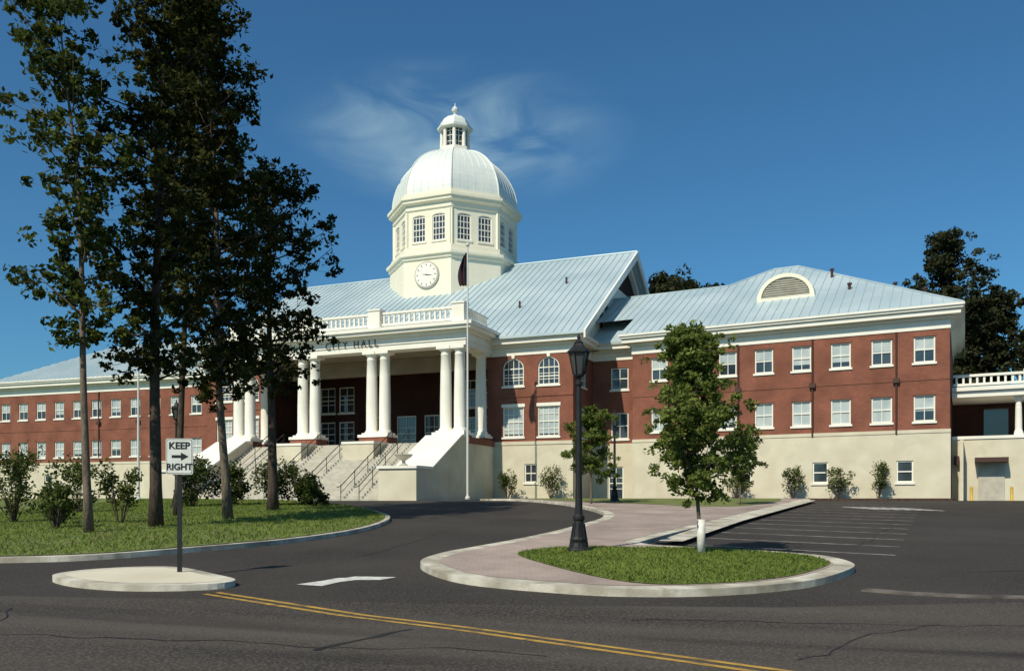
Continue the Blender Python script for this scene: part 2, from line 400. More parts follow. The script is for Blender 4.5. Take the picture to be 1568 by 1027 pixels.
# sealed cracks in the asphalt
ck = empty('sealed_cracks'); rc = random.Random(5)
def crack(p, q, n, w, off, amp=.12):
    p = Vector(p); q = Vector(q); d = (q - p).normalized(); nrm = Vector((-d.y, d.x)); L_ = []; R_ = []
    o = 0
    for i in range(n + 1):
        o += rc.uniform(-amp, amp); c = p.lerp(q, i / n) + nrm * o; ww = w * rc.uniform(.4, 1.2) / 2
        L_.append(tuple(c + nrm * ww)); R_.append(tuple(c - nrm * ww))
    sheet('crack', L_ + R_[::-1], off, 'tar', parent=ck)
crack((-9, 10.6), (.4, 9.1), 34, .035, .0125); crack((1.6, 11.6), (9.5, 11.2), 26, .03, .0125); crack((-2.1, 9.2), (-1.2, 10.7), 8, .10, .0125, .05)
crack((-7.5, 12.6), (-5.6, 8.0), 16, .025, .0125); crack((3.0, 8.6), (5.6, 10.9), 14, .025, .0125)
crack((8.5, 17.0), (19, 19.5), 30, .04, .0085); crack((9, 22.5), (13.5, 30), 24, .04, .0085); crack((-3.5, 20), (-1.5, 30), 24, .03, .0085)

# ------------------------------------------------------------------ CITY HALL
hall = empty('city_hall')
FM = frame(4.5, 62.5, -22)
GZ = 1.2; BZ = 5.75; FZ = 12.5; CZ = 13.95
def cornice(mb, x0, x1, y, sgn=-1):
    mb.box(x0, x1, y + sgn * .05, y + .3 * -sgn, FZ, 13.1, 'white')
    mb.box(x0 - .0, x1 + .0, y + sgn * .22, y + .3 * -sgn, 13.103, 13.3, 'white')
    mb.box(x0 - .0, x1 + .0, y + sgn * .62, y + .3 * -sgn, 13.303, 13.62, 'white')
    mb.box(x0 - .0, x1 + .0, y + sgn * .76, y + .3 * -sgn, 13.623, 13.88, 'white')

W = MB(); N = MB(); C = MB()
def pav(x_list, x0, x1):
    ops = []
    for xc in x_list:
        ops.append((xc - .85, xc + .85, 10.2, 12.4 - .1, .8)); ops.append((xc - .85, xc + .85, 6.35, 8.6))
        window(N, xc - .85, xc + .85, 10.2, 12.3, .8, key=True, nx=4, nz=3, blind=0)
        window(N, xc - .85, xc + .85, 6.35, 8.6, 0, nx=4, nz=4, blind=.9)
        N.box(xc - .95, xc + .95, -.04, .02, 8.603, 8.85, 'white')
    wall(W, x0, x1, BZ + .25, FZ, ops, 'brick')
    W.box(x0, x1, -.07, .3, BZ, BZ + .25, 'stone')
    bx = sum(x_list) / len(x_list)
    bops = [(bx - .5, bx + .5, 2.9, 4.3)]
    wall(W, x0, x1, GZ, BZ, bops, 'stone', y=-.02)
    window(N, bx - .5, bx + .5, 2.9, 4.3, 0, y=-.02, nx=2, nz=2)
    W.box(x0, x1, -.05, .0, 9.35, 9.55, 'brick')
    cornice(C, x0 - .3, x1 + .76, 0)
pav([-1.92, -4.75], -6.9, 0); pav([-34 + 1.92, -34 + 4.75], -34, -27.1)
RY = 5.5   # depth of the entrance recess
for xx in (-6.9, -27.1):
    W.poly([(xx, 0, BZ), (xx, RY, BZ), (xx, RY, FZ + 1), (xx, 0, FZ + 1)], 'brickshaded')
ops = []
for i, xc in enumerate([-8.9, -10.9, -14.3, -17, -19.7, -23.1, -25.1]):
    if i in (2, 3, 4):
        ops.append((xc - .95, xc + .95, 5.85, 8.9)); window(N, xc - .95, xc + .95, 5.85, 8.9, 0, y=RY, nx=2, nz=3, sill=False)
    else:
        ops.append((xc - .8, xc + .8, 9.4, 11.7)); window(N, xc - .8, xc + .8, 9.4, 11.7, 0, y=RY, nx=2, nz=3, sill=True)
        ops.append((xc - .8, xc + .8, 6.4, 8.6)); window(N, xc - .8, xc + .8, 6.4, 8.6, 0, y=RY, nx=2, nz=4, sill=False)
wall(W, -27.1, -6.9, BZ, FZ + 1, ops, 'brickshaded', y=RY)
W.poly([(-34, 0, GZ), (-34, 30.4, GZ), (-34, 30.4, CZ), (-34, 0, CZ)], 'brick')
W.poly([(-34, 30.4, GZ), (0, 30.4, GZ), (0, 30.4, CZ), (-34, 30.4, CZ)], 'brick')
W.box(-33.7, -.3, RY + .4, 30.2, GZ, 13.8, 'dark')  # unseen solid core, added to block light inside the shell
W.box(-33.7, -27.3, .3, RY + .3, GZ, 13.7, 'dark'); W.box(-6.7, -.3, .3, RY + .3, GZ, 13.7, 'dark')
W.build('main_walls', FM, hall); N.build('main_windows', FM, hall)
FS = FM @ frame(0, 0, 90)
W = MB(); N = MB()
ops = [(1.9, 3.3, 10.2, 12.2), (1.9, 3.3, 6.35, 8.6)]
for o in ops: window(N, *o, nx=3, nz=4)
wall(W, 0, 30.4, BZ + .25, FZ, ops, 'brick'); wall(W, 0, 30.4, GZ, BZ + .25, [], 'stone', y=-.03)
def gz(y): return 13.7 + 9.85 * (1 - abs(y - 15.2) / 15.9)
W.poly([(0, 0.0, FZ), (30.4, 0, FZ), (30.4, 0, gz(30.4)), (20.8, 0, gz(20.8)), (9.6, 0, gz(9.6)), (0, 0, gz(0))], 'drum')
W.poly([(9.6, 0, gz(9.6)), (20.8, 0, gz(20.8)), (15.2, 0, gz(15.2))], 'brickshaded')  # brick apex, shade of the roof overhang painted into its dark colour
for i in range(3):
    xx = 7.0 + i * 1.5
    W.box(xx, xx + .75, -.06, .1, 15.4, 17.3 + (.5 if i == 1 else 0), 'brown')
W.box(0, 6, -.12, .2, FZ, 13.1, 'white'); W.box(-.3, 6, -.62, .2, 13.303, 13.62, 'white'); W.box(-.5, 6, -.76, .2, 13.623, 13.88, 'white')
W.build('gable_wall', FS, hall); N.build('side_windows', FS, hall)

R = MB()
SL = 9.85 / 15.9
def rz(y): return CZ + SL * (y + .7) if y <= 15.2 else CZ + SL * (31.1 - y)
x0, x1 = -35.1, 1.1
R.px([(-.85, rz(-.85)), (15.2, rz(15.2)), (31.2, rz(31.2)), (31.2, rz(31.2) - .18), (15.2, rz(15.2) - .35), (-.85, rz(-.85) - .18)], x0, x1, 'roof')
x = x0 + .3
while x < x1:
    R.px([(-.84, rz(-.84) + .003), (15.2, rz(15.2) + .003), (15.2, rz(15.2) + .055), (-.84, rz(-.84) + .055)], x, x + .04, 'seam'); x += .62
for xa in (x1 - .02, x0 + .02 - .12):
    R.px([(-.9, rz(-.9) + .06), (15.2, rz(15.2) + .08), (31.3, rz(31.3) + .06), (31.3, rz(31.3) - .5), (15.2, rz(15.2) - .62), (-.9, rz(-.9) - .5)], xa, xa + .14, 'white')
R.px([(0.0, rz(0) - .28), (15.2, rz(15.2) - .45), (30.4, rz(30.4) - .28), (30.4, rz(30.4) - .8), (15.2, rz(15.2) - 1.0), (0, rz(0) - .8)], 0.02, .4, 'white')
R.tube([(x0, 15.2, rz(15.2) + .04), (x1, 15.2, rz(15.2) + .04)], .12, 8, 'roof')
for vx, vy in ((-3.5, 9), (-29, 8), (-6, 4.5)):
    R.lathe([(.09, 0), (.09, .6)], 8, vx, vy, 'brown', z0=rz(vy) - .05)
R.build('main_roof', FM, hall)

P = MB()
PX0, PX1, PY = -27.7, -6.3, -5.0
P.box(PX0 + .02, PX1 - .02, PY + .02, RY - .05, GZ, BZ - .02, 'stone')
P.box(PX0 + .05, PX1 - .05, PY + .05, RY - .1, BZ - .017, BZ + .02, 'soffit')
P.box(PX1 - .3, PX1 + .06, PY + .3, -.1, BZ - .1, BZ + .35, 'brick'); P.box(PX0 - .06, PX0 + .3, PY + .3, -.1, BZ - .1, BZ + .35, 'brick')
def ring(mb, off, z0, z1, k, inn=1.4):
    mb.box(PX0 - off, PX1 + off, PY - off, PY + inn, z0, z1, k)
    mb.box(PX1 - inn, PX1 + off, PY + inn, -.08, z0, z1, k); mb.box(PX0 - off, PX0 + inn, PY + inn, -.08, z0, z1, k)
ring(P, -.15, 12.66, 13.05, 'white'); ring(P, -.08, 13.053, 13.55, 'white'); ring(P, .12, 13.553, 13.75, 'white', 1.3)
ring(P, .50, 13.753, 13.98, 'white', 1.2); ring(P, .66, 13.983, 14.22, 'white', 1.2)
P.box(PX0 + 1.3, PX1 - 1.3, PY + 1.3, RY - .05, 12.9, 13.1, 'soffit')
P.box(PX0 + .2, PX1 - .2, PY + .2, 1.5, 14.0, 14.3, 'white')
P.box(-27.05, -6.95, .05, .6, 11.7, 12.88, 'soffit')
def balus(mb, xa, xb, y, z0, z1, axis='x', fx=0):
    def bx(a0, a1, b0, b1, c0, c1):
        if axis == 'x': mb.box(a0, a1, y + b0, y + b1, c0, c1, 'white')
        else: mb.box(fx + b0, fx + b1, a0, a1, c0, c1, 'white')
    bx(xa, xb, -.12, .12, z0, z0 + .16); bx(xa, xb, -.14, .14, z1 - .16, z1)
    n = int((xb - xa) / .40)
    for i in range(n):
        c = xa + (xb - xa) * (i + .5) / n
        bx(c - .065, c + .065, -.07, .07, z0 + .163, z1 - .163)
bp = [-7.0, -13.9, -20.1, -27.0]
for i, xx in enumerate(bp):
    P.box(xx - .48, xx + .48, PY + .0, PY + .7, 14.223, 15.62, 'white'); P.box(xx - .55, xx + .55, PY - .06, PY + .76, 15.623, 15.75, 'white')
    if i < 3: balus(P, bp[i + 1] + .48, xx - .48, PY + .35, 14.5, 15.5)
balus(P, PY + .7, -.2, 0, 14.5, 15.5, 'y', fx=-6.85); balus(P, PY + .7, -.2, 0, 14.5, 15.5, 'y', fx=-27.15)
P.build('portico', FM, hall)
K = MB(); KC = MB()
def column(mb, cx, cy, z0, z1, r, shaft=None):
    mb.box(cx - r * 1.3, cx + r * 1.3, cy - r * 1.3, cy + r * 1.3, z0, z0 + .14, 'white')
    H = z1 - z0
    pr = [(r * 1.25, .143), (r * 1.28, .22), (r * 1.1, .30), (r * 1.0, .40), (r * 1.0, H * .35), (r * .92, H * .7), (r * .84, H - .62), (r * .92, H - .58), (r * .84, H - .52), (r * .86, H - .34), (r * 1.15, H - .2)]
    (shaft or mb).lathe(pr, 24, cx, cy, 'white', z0=z0, caps=False)
    mb.box(cx - r * 1.25, cx + r * 1.25, cy - r * 1.25, cy + r * 1.25, z1 - .197, z1, 'white')
prs = [-7.7, -13.9, -20.1, -26.3]
for xx in prs:
    K.box(xx - 1.2, xx + 1.2, PY - .15, PY + 1.3, BZ + .02, 6.25, 'brick')
    K.box(xx - 1.28, xx + 1.28, PY - .22, PY + 1.38, 6.253, 6.45, 'white')
    for d in (-.56, .56): column(K, xx + d, PY + .65, 6.453, 12.655, .43, KC)
for xx in (-7.05, -26.95):
    K.box(xx - .6, xx + .6, -1.5, -.1, BZ + .02, 6.25, 'brick'); K.box(xx - .66, xx + .66, -1.56, -.1, 6.253, 6.45, 'white')
    column(K, xx, -.85, 6.453, 12.655, .43, KC)
K.build('column_bases', FM, hall); KC.build('column_shafts', FM, hall, smooth=True)

S = MB()
nst = 24; rise = (BZ - 1.55) / nst; tr = .29
for i in range(nst):
    zt = BZ - i * rise
    S.box(-25.0, -9.0, PY - tr * (i + 1), PY + .0 - tr * i, zt - rise - .6 if zt - rise - .6 > GZ else GZ, zt - .03, 'stair')
for (a, b) in ((-9.02, -6.28), (-27.72, -24.98)):
    S.px([(PY + .03, GZ), (PY + .03, 6.05), (PY - .9, 6.05), (PY - 5.4, 3.6), (PY - 7.5, 3.6), (PY - 7.5, GZ)], a, b, 'stone')
    S.px([(PY - .1, 6.053), (PY - .95, 6.053), (PY - 5.43, 3.603), (PY - 7.62, 3.603), (PY - 7.62, 3.78), (PY - 5.36, 3.78), (PY - .9, 6.2), (PY - .1, 6.2)], a - .08, b + .08, 'white')
for xx in (-13.9, -20.1):
    S.box(xx - 1.3, xx + 1.3, PY - 2.2, PY - .01, GZ, BZ - .12, 'stone')
    S.box(xx - 1.36, xx + 1.36, PY - 2.26, PY - .2, BZ - .117, BZ + .06, 'white')
for xx in (-10.8, -12.2, -15.6, -18.4, -21.8, -23.2):
    S.tube([(xx, PY - .2, BZ + .95), (xx, PY - 7.0, 1.55 + .95), (xx, PY - 7.4, 1.55 + .9)], .03, 6, 'iron')
    S.tube([(xx, PY - .2, BZ + .5), (xx, PY - 7.0, 1.55 + .5)], .02, 6, 'iron')
    for j in range(5):
        t = j / 4; y = PY - .25 - 6.7 * t; z = BZ - (BZ - 1.55) * (0.25 + 6.7 * t - .2) / 6.96
        S.tube([(xx, y, z - .2), (xx, y, z + .97)], .025, 6, 'iron')
for xx in (-8.7, -25.3):
    S.lathe([(.25, 0), (.3, .08), (.12, .2), (.12, .35), (.5, .6), (.62, .75), (.56, .78)], 16, xx + .9, PY - 6.4, 'stair', z0=3.783)
S.build('front_stairs', FM, hall)
C.build('main_cornice', FM, hall)

def text(body, size, fr, k, parent, name, ext=0.02, sp=1.0, align='CENTER', bold=0.0):
    cu = bpy.data.curves.new(name, 'FONT'); cu.body = body; cu.size = size; cu.extrude = ext; cu.align_x = align; cu.align_y = 'CENTER'
    cu.space_character = sp; cu.offset = bold
    t = bpy.data.objects.new(name + '_tmp', cu); COL.objects.link(t)
    bpy.context.view_layer.update()
    me = bpy.data.meshes.new_from_object(t.evaluated_get(bpy.context.evaluated_depsgraph_get()))
    bpy.data.objects.remove(t)
    me.materials.clear(); me.materials.append(M[k])
    o = bpy.data.objects.new(name, me); COL.objects.link(o); o.parent = parent
    o.matrix_basis = parent.matrix_world.inverted() @ fr @ Matrix.Rotation(math.radians(90), 4, 'X')
    return o
text('CITY HALL', .70, FM @ Matrix.Translation((-15.9, PY + .06, 13.24)), 'letter', hall, 'city_hall_lettering', .03, 1.45)

# dome
cx, cy = -17.0, 15.2
c8 = math.cos(math.radians(22.5)); ph = math.radians(22.5)
D = MB()
def oc(mb, prof, k, **kw): mb.lathe([(r / c8, z) for r, z in prof], 8, cx, cy, k, phase=ph, **kw)
oc(D, [(5.85, 17.5), (5.85, 23.5), (6.0, 23.6), (6.0, 23.8), (6.2, 23.9), (6.2, 24.15), (5.75, 24.3), (5.75, 24.75), (5.5, 24.8)], 'drum')
oc(D, [(5.3, 24.75), (5.3, 28.6)], 'dark')
oc(D, [(5.5, 28.15), (5.62, 28.25), (5.62, 28.7), (5.95, 28.85), (5.95, 29.1), (6.1, 29.15), (6.1, 29.4), (5.8, 29.5), (5.8, 29.75), (5.5, 29.78)], 'drum')
D.build('dome_base', FM, hall)
fw_ = 5.5 * math.tan(math.radians(22.5))
for kx in range(8):
    fr = FM @ Matrix.Translation((cx, cy, 0)) @ Matrix.Rotation(math.radians(45 * kx), 4, 'Z') @ Matrix.Translation((0, -5.5, 0))
    w = MB(); ops = []
    for s_ in (-1, 1):
        o = (s_ * 1.02 - .66, s_ * 1.02 + .66, 25.3, 27.75, .22); ops.append(o)
        window(w, *o, nx=4, nz=4, key=False, sill=True, blind=.0, mw=.06)
    wall(w, -fw_, fw_, 24.8, 28.15, ops, 'drum')
    for xx in (-fw_, fw_): w.box(xx - .14, xx + .14, -.06, .2, 24.8, 28.14, 'drum')
    w.build('drum_face', fr, hall)
    if kx % 2 == 0:
        c = MB()
        c.lathe([(1.25, 0), (1.25, .10), (1.12, .14)], 40, 0, 0, 'stair')
        c.lathe([(1.1, .142), (1.1, .16)], 40, 0, 0, 'white')
        for i in range(12):
            a = i * math.pi / 6; r0, r1 = .82, 1.0
            dx, dy = math.sin(a), math.cos(a); px_, py_ = dy * .035, -dx * .035
            c.add([(dx * r0 + px_, dy * r0 + py_, .165), (dx * r1 + px_, dy * r1 + py_, .165), (dx * r1 - px_, dy * r1 - py_, .165), (dx * r0 - px_, dy * r0 - py_, .165)], [[0, 1, 2, 3]], 'signblack')
        for a, L, ww in ((math.radians(100), .55, .06), (math.radians(-80), .5, .045), (math.radians(95), .8, .035)):
            dx, dy = math.sin(a), math.cos(a)
            c.add([(dy * ww, -dx * ww, .17), (dx * L, dy * L, .17), (-dy * ww, dx * ww, .17)], [[0, 1, 2]], 'signblack')
        frc = FM @ Matrix.Translation((cx, cy, 22.1)) @ Matrix.Rotation(math.radians(45 * kx), 4, 'Z') @ Matrix.Translation((0, -5.86, 0)) @ Matrix.Rotation(math.radians(90), 4, 'X')
        c.build('clock', frc, hall)
D = MB()
prof = []
for i in range(15):
    t = i / 14 * math.radians(75)
    prof.append((5.62 * math.cos(t) ** .92, 29.72 + 6.0 * math.sin(t)))
oc(D, prof, 'dome')
for kx in range(8):
    a = ph + kx * math.pi / 4
    D.tube([(cx + r / c8 * math.cos(a), cy + r / c8 * math.sin(a), z) for r, z in prof], .08, 6, 'dome')
    an = kx * math.pi / 4
    for q in (-.66, -.33, 0, .33, .66):
        D.tube([(cx + r * math.cos(an) - q * r * .414 * math.sin(an), cy + r * math.sin(an) + q * r * .414 * math.cos(an), z) for r, z in prof], .024, 4, 'dome')
oc(D, [(1.75, 35.3), (1.75, 35.55), (1.55, 35.6), (1.55, 36.0), (1.35, 36.03)], 'white')
oc(D, [(1.0, 36.0), (1.0, 38.0)], 'glass')
for kx in range(8):
    a = ph + kx * math.pi / 4
    D.lathe([(.2, 36.03), (.17, 38.0)], 8, cx + 1.28 * math.cos(a), cy + 1.28 * math.sin(a), 'white')
    a2 = kx * math.pi / 4
    for q in (-.42, 0, .42):
        D.lathe([(.03, 36.03), (.03, 38.0)], 4, cx + 1.08 * math.cos(a2) - q * math.sin(a2), cy + 1.08 * math.sin(a2) + q * math.cos(a2), 'white')
for zz in (36.6, 37.2, 37.7): oc(D, [(1.04, zz), (1.06, zz + .02), (1.06, zz + .06), (1.04, zz + .08)], 'white', caps=False)
oc(D, [(1.35, 38.0), (1.6, 38.1), (1.6, 38.35), (1.45, 38.4), (1.3, 38.9), (.85, 39.35), (.35, 39.6), (.2, 39.75)], 'dome')
D.lathe([(.08, 39.7), (.12, 39.9), (.3, 40.1), (.34, 40.3), (.22, 40.5), (.06, 40.65), (.03, 41.0)], 12, cx, cy, 'dome')
D.v = [(a, b, 29.7 + (c - 29.7) * .94) for a, b, c in D.v]
D.build('dome', FM, hall)

L = MB()
ops = [(1.5, 2.9, 10.2, 11.9), (1.5, 2.9, 6.35, 8.4)]
for o in ops: window(L, *o, y=5.0, nx=2, nz=2)
wall(L, 0.02, 6.5, BZ + .25, FZ, ops, 'brick', y=5.0); wall(L, 0.02, 6.5, GZ, BZ + .25, [(1.3, 2.5, 1.6, 4.2)], 'stone', y=4.97)
window(L, 1.3, 2.5, 1.6, 4.2, y=4.97, nx=2, nz=3, sill=False)
cornice(L, 0.03, 6.0, 5.0)
L.px([(4.2, 13.9), (14, 13.9 + 9.8 * .56), (14, 13.7 + 9.8 * .56), (4.2, 13.7)], 0.02, 8, 'roof')
L.build('link_block', FM, hall)

def wing(fr, x0, nwin, first, step, zu, zl, bz, gw, name, ww=1.25):
    W = MB(); N = MB(); C = MB()
    ops = []
    for i in range(nwin):
        c = first + step * i
        ops.append((c - ww / 2, c + ww / 2, zu[0], zu[1])); ops.append((c - ww / 2, c + ww / 2, zl[0], zl[1]))
        bl = random.choice([.45, .5, .55, .5, .75]); window(N, c - ww / 2, c + ww / 2, *zu, nx=2, nz=2, blind=bl)
        window(N, c - ww / 2, c + ww / 2, *zl, nx=2, nz=2, blind=random.choice([.97, .97, .97, .6, .8]))
        for z in (zu[1], zl[1]): N.box(c - ww / 2 - .06, c + ww / 2 + .06, -.03, .02, z + .003, z + .16, 'brick')
    wall(W, x0, 0, bz + .22, FZ, ops, 'brick')
    W.box(x0, 0.05, -.07, .3, bz, bz + .22, 'stone')
    W.box(x0, 0.0, -.035, .02, (zu[0] + zl[1]) / 2 - .1, (zu[0] + zl[1]) / 2 + .1, 'brick')
    bo = [(g_ - .5, g_ + .5, 2.75, 4.15) for g_ in gw]
    wall(W, x0, 0.04, GZ, bz, bo, 'stone', y=-.03)
    for o in bo: window(N, *o, y=-.03, nx=1, nz=2, blind=0)
    W.box(x0 + .2, -.2, .3, 15.8, GZ, 13.6, 'dark')  # unseen core added inside the wing to stop light leaking through
    W.poly([(0, 0, bz + .2), (0, 16, bz + .2), (0, 16, FZ), (0, 0, FZ)], 'brick'); W.poly([(.03, -.03, GZ), (.03, 16, GZ), (.03, 16, bz), (.03, -.03, bz)], 'stone')
    W.poly([(x0, 0, bz + .2), (x0, 16, bz + .2), (x0, 16, FZ), (x0, 0, FZ)], 'brick'); W.poly([(x0, 0, GZ), (x0, 16, GZ), (x0, 16, bz + .2), (x0, 0, bz + .2)], 'stone')
    W.poly([(x0, 16, GZ), (0, 16, GZ), (0, 16, FZ), (x0, 16, FZ)], 'brick')
    cornice(C, x0 - .0, 0.0, 0)
    for (a, b_, z0, z1) in ((.05, .3, FZ, 13.1), (.22, .3, 13.103, 13.3), (.62, .3, 13.303, 13.62), (.76, .3, 13.623, 13.88)):
        C.box(0.002, a, -a, 16, z0, z1, 'white'); C.box(x0 - a, x0 - .002, -a, 16, z0, z1, 'white')
    for xs in (-3.0, -8.2, -13.2):
        if xs > x0:
            C.tube([(xs - .1, -.08, FZ), (xs - .1, -.08, GZ + 4.7)], .06, 8, 'brown'); C.box(xs - .3, xs + .1, -.22, -.002, 9.2, 9.5, 'brown')
    W.build(name + '_walls', fr, hall); N.build(name + '_windows', fr, hall); C.build(name + '_cornice', fr, hall)

FR = frame(E[0], E[1], -28.1)
wing(FR, -21.2, 8, -19.1, 2.52, (10.43, 12.1), (6.65, 8.33), 5.9, [-2.6, -7.8, -12.9], 'right_wing')
R = MB(); s2 = 6.5 / 11.7
def z2(y): return CZ + s2 * (y + .7)
e = .8; za = z2(-.8)
A1 = (-11, 11, z2(11)); A2 = (-13.0, 11, z2(11)); J = (-16, 8, z2(8)); RL = (-31, 8, z2(8))
R.poly([(e, -.8, za), A1, A2, J, RL, (-31, 2.5, z2(2.5)), (-22.0, 2.5, z2(2.5)), (-22.0, -.8, za)][::-1], 'roof')
R.poly([(e, -.8, za), (e, 22.8, za), A1], 'roof')
R.poly([A1, (e, 22.8, za), (-25, 22.8, za), A2], 'roof'); R.poly([A2, (-25, 22.8, za), J], 'roof')
R.poly([J, RL, (-31, 16.8, za), (-20, 16.8, za)], 'roof')
R.poly([(-22.0, -.8, za), (-22.0, 2.5, z2(2.5)), (-22.0, 2.5, za)], 'white')
R.box(-22.0, e, -.85, -.78, za - .12, za + .02, 'white'); R.box(e - .03, e + .04, -.85, 22.8, za - .12, za + .02, 'white')
def ztop(x):
    if x > -11: return -.8 + (e - x)
    if x > -13: return 11
    if x > -16: return 11 - (-13 - x)
    return 8
x = e - .6
while x > -30:
    yt = ztop(x) - .05; yb = -.78 if x > -22.0 else 2.52
    if yt > yb + .3: R.px([(yb, z2(yb) + .003), (yt, z2(yt) + .003), (yt, z2(yt) + .05), (yb, z2(yb) + .05)], x, x + .04, 'seam')
    x -= .62
for a, b_ in (((e, -.8, za), A1), (A1, A2), (A2, J), (J, RL)): R.tube([(a[0], a[1], a[2] + .03), (b_[0], b_[1], b_[2] + .03)], .07, 6, 'roof')
n = 16; r = 2.05; yf = 3.4; zb = z2(yf) - .05; dxc = -10.7
dv = [(dxc + r * math.cos(math.pi * i / n), zb + r * .93 * math.sin(math.pi * i / n)) for i in range(n + 1)]
for i in range(n):
    a, b_ = dv[i], dv[i + 1]
    R.poly([(a[0], yf - .1, a[1]), (b_[0], yf - .1, b_[1]), (b_[0], yf + 4.6, b_[1]), (a[0], yf + 4.6, a[1])], 'roof')
ins = [(dxc + (r - .34) * math.cos(math.pi * i / n), zb + .22 + (r * .93 - .5) * math.sin(math.pi * i / n)) for i in range(n + 1)]
for i in range(n):
    a, b_, c, d = dv[i], dv[i + 1], ins[i + 1], ins[i]
    R.poly([(a[0], yf - .1, a[1]), (b_[0], yf - .1, b_[1]), (c[0], yf - .1, c[1]), (d[0], yf - .1, d[1])], 'drum')
    R.poly([(c[0], yf - .1, c[1]), (d[0], yf - .1, d[1]), (d[0], yf + .1, d[1]), (c[0], yf + .1, c[1])], 'drum')
R.poly([(dxc - r, yf - .1, zb), (dxc + r, yf - .1, zb), (ins[0][0], yf - .1, zb + .22), (ins[-1][0], yf - .1, zb + .22)], 'drum')
R.poly([(p[0], yf + .08, p[1]) for p in ins], 'stair')
for i in range(9):
    zz = zb + .3 + i * .16; hw = (r - .34) * math.sqrt(max(0, 1 - ((zz - zb - .22) / (r * .93 - .5)) ** 2)) - .05
    if hw > .1: R.box(dxc - hw, dxc + hw, yf - .02, yf + .07, zz - .035, zz + .035, 'stair')
for vx, vy, h in ((-3.5, 5, .6), (-8, 7.2, .6), (-1.5, 2.2, .5), (-6.4, 4, .4)):
    R.lathe([(.1, 0), (.1, h), (.16, h + .02), (.16, h + .15)], 8, vx, vy, 'brown', z0=z2(min(vy, ztop(vx))) - .1)
R.build('right_wing_roof', FR, hall)

Q = MB()
Q.box(.06, 11, 3.0, 12, GZ, 5.6, 'stone'); Q.box(.1, 11.05, 2.93, 12, 5.603, 5.8, 'white')
Q.box(.08, 11.1, 2.8, 12, 8.35, 8.75, 'white'); Q.box(.08, 11.25, 2.62, 12, 8.753, 9.0, 'white')
for xx in (3.9, 4.8, 10.2): column(Q, xx, 3.35, 5.803, 8.345, .2)
Q.box(.08, 11, 7.8, 12, 5.8, 8.3, 'brickshaded')
for xx in (2.0, 5.6): Q.box(xx, xx + 1.5, 7.7, 7.79, 5.85, 8.0, 'glass')
Q.px([(2.66, 9.003), (2.66, 9.02), (12, 9.02), (12, 9.003)], .1, 11.2, 'roof')
for xx in (4.35, 10.6): Q.box(xx - .2, xx + .2, 2.75, 3.2, 9.02, 10.0, 'white')
balus(Q, .15, 4.15, 2.98, 9.1, 9.85); balus(Q, 4.55, 10.4, 2.98, 9.1, 9.85)
Q.box(1.6, 3.1, 2.9, 3.0, 1.5, 3.9, 'stair'); Q.box(1.4, 3.3, 2.0, 2.99, 4.05, 4.35, 'brown')
Q.box(4.4, 5.5, 2.95, 3.0, 1.5, 3.9, 'white')
Q.box(.2, .5, 2.6, 2.98, 3.9, 4.5, 'brown')
Q.box(.55, .75, 1.5, 2.9, 1.5, 5.55, 'stone')
Q.build('side_porch', FR, hall)
for bx_ in (1.2, 3.4):
    q = WP(bx_, .6); eb = empty('bollard', (q[0], q[1], 1.5)); b_ = MB()
    b_.lathe([(.14, 0), (.14, .08), (.09, .1), (.09, .85), (.075, .93), (.03, .97)], 12, 0, 0, 'bollard'); b_.build('post', eb.matrix_world.copy(), eb, smooth=True)

FL = frame(-29.2, 81.6, -19)
wing(FL, -27.0, 11, -25.9, 2.45, (9.95, 11.7), (5.95, 7.6), 5.2, [-4, -12, -20], 'left_wing')
R = MB(); e = .8; x0 = -27.8
R.poly([(x0, -.8, za), (2, -.8, za), (2, 8, z2(8)), (x0 + 8.8, 8, z2(8))], 'roof')
R.poly([(x0, -.8, za), (x0 + 8.8, 8, z2(8)), (x0, 16.8, za)], 'roof')
R.poly([(x0, 16.8, za), (x0 + 8.8, 8, z2(8)), (2, 8, z2(8)), (2, 16.8, za)], 'roof')
R.box(x0, 2, -.85, -.78, za - .12, za + .02, 'white')
x = x0 + .6
while x < 2:
    yt = min(8, -.8 + (x - x0)) - .05
    if yt > -.3: R.px([(-.78, z2(-.78) + .003), (yt, z2(yt) + .003), (yt, z2(yt) + .05), (-.78, z2(-.78) + .05)], x, x + .04, 'seam')
    x += .62
R.build('left_wing_roof', FL, hall)
L = MB()
L.box(-36, -34.02, 3.0, 14, GZ, FZ, 'brick'); L.box(-36.2, -34.02, 2.9, 14, FZ + .003, 13.1, 'white'); L.box(-36.8, -34.02, 2.3, 14, 13.103, 13.9, 'white')
L.build('left_link_block', FM, hall)

